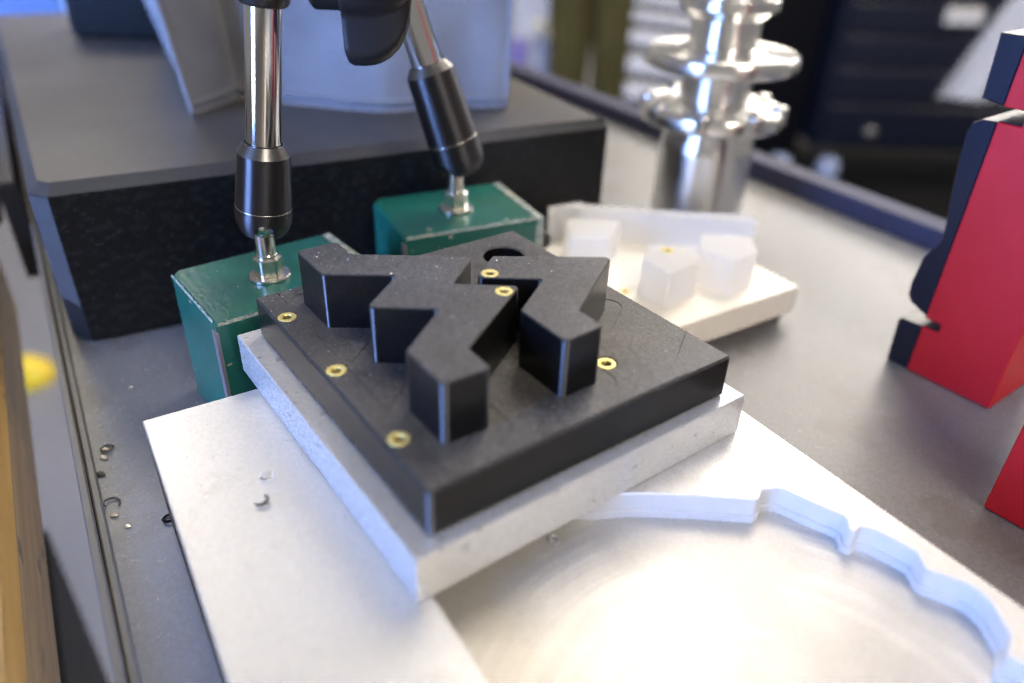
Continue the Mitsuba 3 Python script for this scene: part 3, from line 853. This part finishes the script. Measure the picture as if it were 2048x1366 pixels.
put(k + '__lock', lathe(MB(), [[(.022, 0), (.022, .012)], [(.022, .012), (.016, .018), (0, .019)]], 24), M_CHROME, np.array([[1, 0, 0, 1.44], [0, 0, -1, 3.1], [0, 1, 0, -.655], [0, 0, 0, 1.0]]))
tag(k, 'dark navy tool cabinet in the blurred background at right', 'cabinet')
for i, (x, z) in enumerate(((1.095, -.76), (1.302, -.785))):
    put(num(k + '__foot', i), lathe(MB(), [[(.04, 0), (.045, .01), (.045, .09)], [(.045, .09), (.03, .12), (0, .125)]], 24), M_PALEFOOT, frame(x + .02, 3.14, 0, -.8995))
k = 'drawer_stack'
put(k + '__cabinet', box(MB(), .425, 3.10, -.8995, .735, 3.24, .2, .005), M_CABBLACK, smooth=False)
for i, z in enumerate((-.545, -.445, -.345, -.262, -.20, -.14, -.08)):
    hgt = (.066, .066, .056, .038, .034, .034, .034)[i]
    put(num(k + '__drawer', i), box(MB(), .40, 2.98, z, .70, 3.0995, z + hgt, .008), M_WHITE, np.array([[1, .0, 0, 0], [0, 1, 0, 0], [-.10, 0, 1, .055], [0, 0, 0, 1.0]]), smooth=False)
tag(k, 'stack of pale drawers with dark gaps behind the stainless fitting', 'drawers')

# person in olive trousers, standing beyond the bench, only the legs in view
PX, PY, FZ = .262, 3.05, -.8995
def chain(mb, pts, rads, n=20):
    return tube(mb, pts, rads, n)
k = 'person'
m = MB()
for sx in (-1, 1):
    chain(m, [[PX + sx * .085, PY + .0 * sx, FZ + .06], [PX + sx * .083, PY, FZ + .2], [PX + sx * .082, PY - .01, FZ + .38], [PX + sx * .080, PY - .015, FZ + .5], [PX + sx * .082, PY, FZ + .7], [PX + sx * .078, PY + .01, FZ + .85], [PX + sx * .06, PY + .01, FZ + .98]],
          [.062, .066, .072, .076, .088, .098, .09])
chain(m, [[PX, PY, FZ + .80], [PX, PY, FZ + .9], [PX, PY, FZ + 1.0], [PX, PY, FZ + 1.06]], [.10, .155, .16, .15], 28)
put(k + '__trousers', m, M_OLIVE)
m = MB()
chain(m, [[PX, PY, FZ + 1.03], [PX, PY, FZ + 1.15], [PX, PY, FZ + 1.3], [PX, PY, FZ + 1.42], [PX, PY, FZ + 1.48]], [.15, .155, .175, .17, .08], 28)
for sx in (-1, 1):
    chain(m, [[PX + sx * .17, PY, FZ + 1.42], [PX + sx * .22, PY, FZ + 1.3], [PX + sx * .25, PY - .02, FZ + 1.12]], [.06, .055, .048])
put(k + '__shirt', m, M_SHIRT)
m = MB()
chain(m, [[PX, PY, FZ + 1.44], [PX, PY, FZ + 1.54], [PX, PY - .02, FZ + 1.58], [PX, PY - .02, FZ + 1.66], [PX, PY - .01, FZ + 1.74], [PX, PY, FZ + 1.79]], [.055, .055, .075, .088, .085, .04], 24)
put(k + '__head', m, M_SKIN)
for i, sx in enumerate((-1, 1)):
    m = MB()
    chain(m, [[PX + sx * .25, PY - .02, FZ + 1.13], [PX + sx * .26, PY - .06, FZ + .98], [PX + sx * .26, PY - .08, FZ + .90], [PX + sx * .26, PY - .09, FZ + .82]], [.042, .034, .036, .016])
    put(num(k + '__forearm', i), m, M_SKIN)
for i, sx in enumerate((-1, 1)):
    m = MB()
    chain(m, [[PX + sx * .085, PY + .07, FZ + .05], [PX + sx * .09, PY - .05, FZ + .05], [PX + sx * .095, PY - .17, FZ + .035]], [.05, .052, .035])
    put(num(k + '__shoe', i), m, M_CABBLACK)
tag(k, 'person in olive trousers standing beyond the bench, only the legs in view', 'person')

put('white_carton', box(MB(), -.045, 3.58, -.43, .19, 3.85, -.10, .006), M_WHITE, smooth=False, label='white carton on the lavender crate at top centre', cat='carton')
put('lavender_crate', box(MB(), -.06, 3.55, -.8995, .02, 3.9, -.435, .006), M_LAVENDER, smooth=False, label='lavender crate behind the fabric bag', cat='crate')
put('pale_canister__body', lathe(MB(), [[(.05, 0), (.05, .50)], [(.05, .50), (.03, .53), (.0, .53)]], 32), B('pale_metal', two(prin((.5, .5, .54), .4))), frame(.085, 3.50, 0, -.8995))
put('pale_canister__cap', lathe(MB(), [[(.03, 0), (.03, .05)], [(.03, .05), (.02, .065), (0, .066)]], 32), B('cream_cap', two(prin((.85, .78, .6), .4))), frame(.06, 3.44, 0, -.385))
tag('pale_canister', 'pale grey canister with cream cap beside the lavender crate', 'canister')
# white cloth hanging at the right, in front of the navy cabinet
m = MB()
rows = []
A0, A1 = np.array([1.075, 2.0, -.262]), np.array([1.30, 2.04, -.275])
B0, B1 = np.array([1.258, 2.02, .10]), np.array([1.62, 2.06, .10])
for t in np.linspace(0, 1, 16):
    l, r_ = A0 * (1 - t) + B0 * t, A1 * (1 - t) + B1 * t
    rows.append(np.array([l * (1 - s) + r_ * s + np.array([0, .012 * math.sin(9 * s + 3 * t), 0]) for s in np.linspace(0, 1, 24)]))
m.grid(rows, closed=False)
back = [r_ + np.array([0, .004, 0]) for r_ in rows]
m.grid([r_[::-1] for r_ in back], closed=False)
put('white_cloth', m, M_SHIRT, label='white cloth hanging in front of the navy cabinet at top right', cat='cloth')

# ------------------------------------------------------------------ swarf
def curl(key, x, y, z, r, turns, rad, mat, seed, label, group='curled metal chips'):
    q = random.Random(seed)
    a0 = q.random() * 6.28
    t = np.linspace(0, 1, 26)
    ang = a0 + t * turns * 2 * math.pi
    rr = r * (1 - .35 * t)
    pts = np.c_[x + rr * np.cos(ang), y + rr * np.sin(ang), z + rad * 1.1 + .5 * r * t * (.4 + .3 * q.random())]
    put(key, tube(MB(), pts, rad * (1 - .6 * np.abs(2 * t - 1) ** 3), 6), mat, label=label, cat='metal chip')


curl('metal_chip', -.1502, .2148, 0, .0024, 1.2, .00045, M_CHIP, 1, 'small dark ring-shaped chip on the bench near the left rim')
curl('metal_chip_001', -.1355, .1865, 0, .0030, .75, .0004, M_CHIP, 2, 'dark half-ring chip on the bench, nearest the left rim bottom')
curl('metal_chip_002', -.1128, .1805, 0, .0022, .8, .0005, M_CABBLACK, 3, 'black hooked chip on the bench beside the aluminium plate')
curl('metal_chip_003', -.0695, .1628, TP + .0003, .0022, .9, .0003, M_SPECK, 4, 'bright curled chip on the aluminium plate')
curl('metal_chip_004', -.0679, .1526, TP + .0003, .0021, .6, .0005, M_CHIP, 5, 'dark curled chip on the aluminium plate below the bright one')
curl('metal_chip_005', 0.0137, 0.1502, TP - PD + .0004, .0017, .9, .0004, M_SPECK, 6, 'bright curled chip in the pocket below the block')


CR = random.Random(21)
for i, (x, y, r_, what) in enumerate(((-.1508, .2145, .0011, 'pale gold crumb just below the ring-shaped chip'), (-.1491, .2100, .0013, 'largest pale gold crumb of the row below the ring-shaped chip'), (-.1459, .2009, .0014, 'dark crumb between the two curled chips'),
                                      (-.1319, .1814, .0012, 'pale crumb touching the half-ring chip'), (-.1252, .1767, .0009, 'small pale crumb between the half-ring chip and the plate'), (-.1595, .2548, .0007, 'small pale crumb near the foot of the front green base'))):
    ico = trimesh.creation.icosphere(subdivisions=1, radius=r_)
    vv = np.array(ico.vertices) * np.array([[1.2, .8, .55]]) * (1 + .35 * (np.random.default_rng(i).random((len(ico.vertices), 1)) - .5))
    put(num('metal_crumb', i), MB().raw(vv + [x, y, r_ * .5], ico.faces), 'crumb_dark' if 'dark' in what else 'crumb_gold', smooth=False, label=what, cat='metal crumb')
B('crumb_gold', two(prin((.78, .68, .50), .35, metallic=.7)))
B('crumb_dark', two(prin((.06, .05, .04), .5)))


def flakes(n, sample, s0, s1, seed):
    q = np.random.default_rng(seed)
    m = MB()
    tet = np.array([[1, 0, -.3], [-.6, .7, -.2], [-.5, -.8, -.25], [0, .1, .5]])
    F = [[0, 1, 3], [1, 2, 3], [2, 0, 3], [0, 2, 1]]
    for _ in range(n):
        p = sample(q)
        if p is None:
            continue
        s = s0 + (s1 - s0) * q.random() ** 3
        a = q.random() * 6.28
        R = np.array([[math.cos(a), -math.sin(a), 0], [math.sin(a), math.cos(a), 0], [0, 0, .6]])
        m.raw((tet * (.6 + .8 * q.random((4, 3)))) @ R.T * s + np.array(p) + [0, 0, s * .18], F)
    return m


clear = base.intersection(allow)


def on_fix(q):
    x, y = q.random() ** 1.4 * FL, FWD * (1 - q.random() ** 1.5)
    P = sg.Point(x, y)
    z = ZT if (p1.buffer(-.0006).contains(P) or p2.buffer(-.0006).contains(P)) else (ZF + .0002 if clear.contains(P) and not p1.union(p2).buffer(.0004).contains(P) else None)
    return None if z is None else (FF @ np.array([x, y, z, 1]))[:3]


put('aluminium_specks', flakes(420, on_fix, .00010, .00042, 5), M_SPECK, smooth=False, label='tiny bright aluminium specks scattered over the black fixture', kind='stuff')


def on_bench(q):
    x, y = .004 + q.random() ** 2 * .12, .06 + q.random() * .26
    return (BF @ np.array([x, y, 0.0002, 1]))[:3]


put('bench_specks', flakes(380, on_bench, .00012, .0006, 6), B('pale_swarf', two(prin((.55, .5, .42), .4, metallic=.5))), smooth=False, label='fine pale swarf on the bench along the left rim', kind='stuff')


def on_plate(q):
    return (PF @ np.array([.003 + q.random() * .045, -.005 - q.random() * .13, TP + .0001, 1]))[:3]


put('plate_specks', flakes(60, on_plate, .0001, .0003, 8), M_CHIP, smooth=False, label='tiny dark grains of swarf on the aluminium plate', kind='stuff')
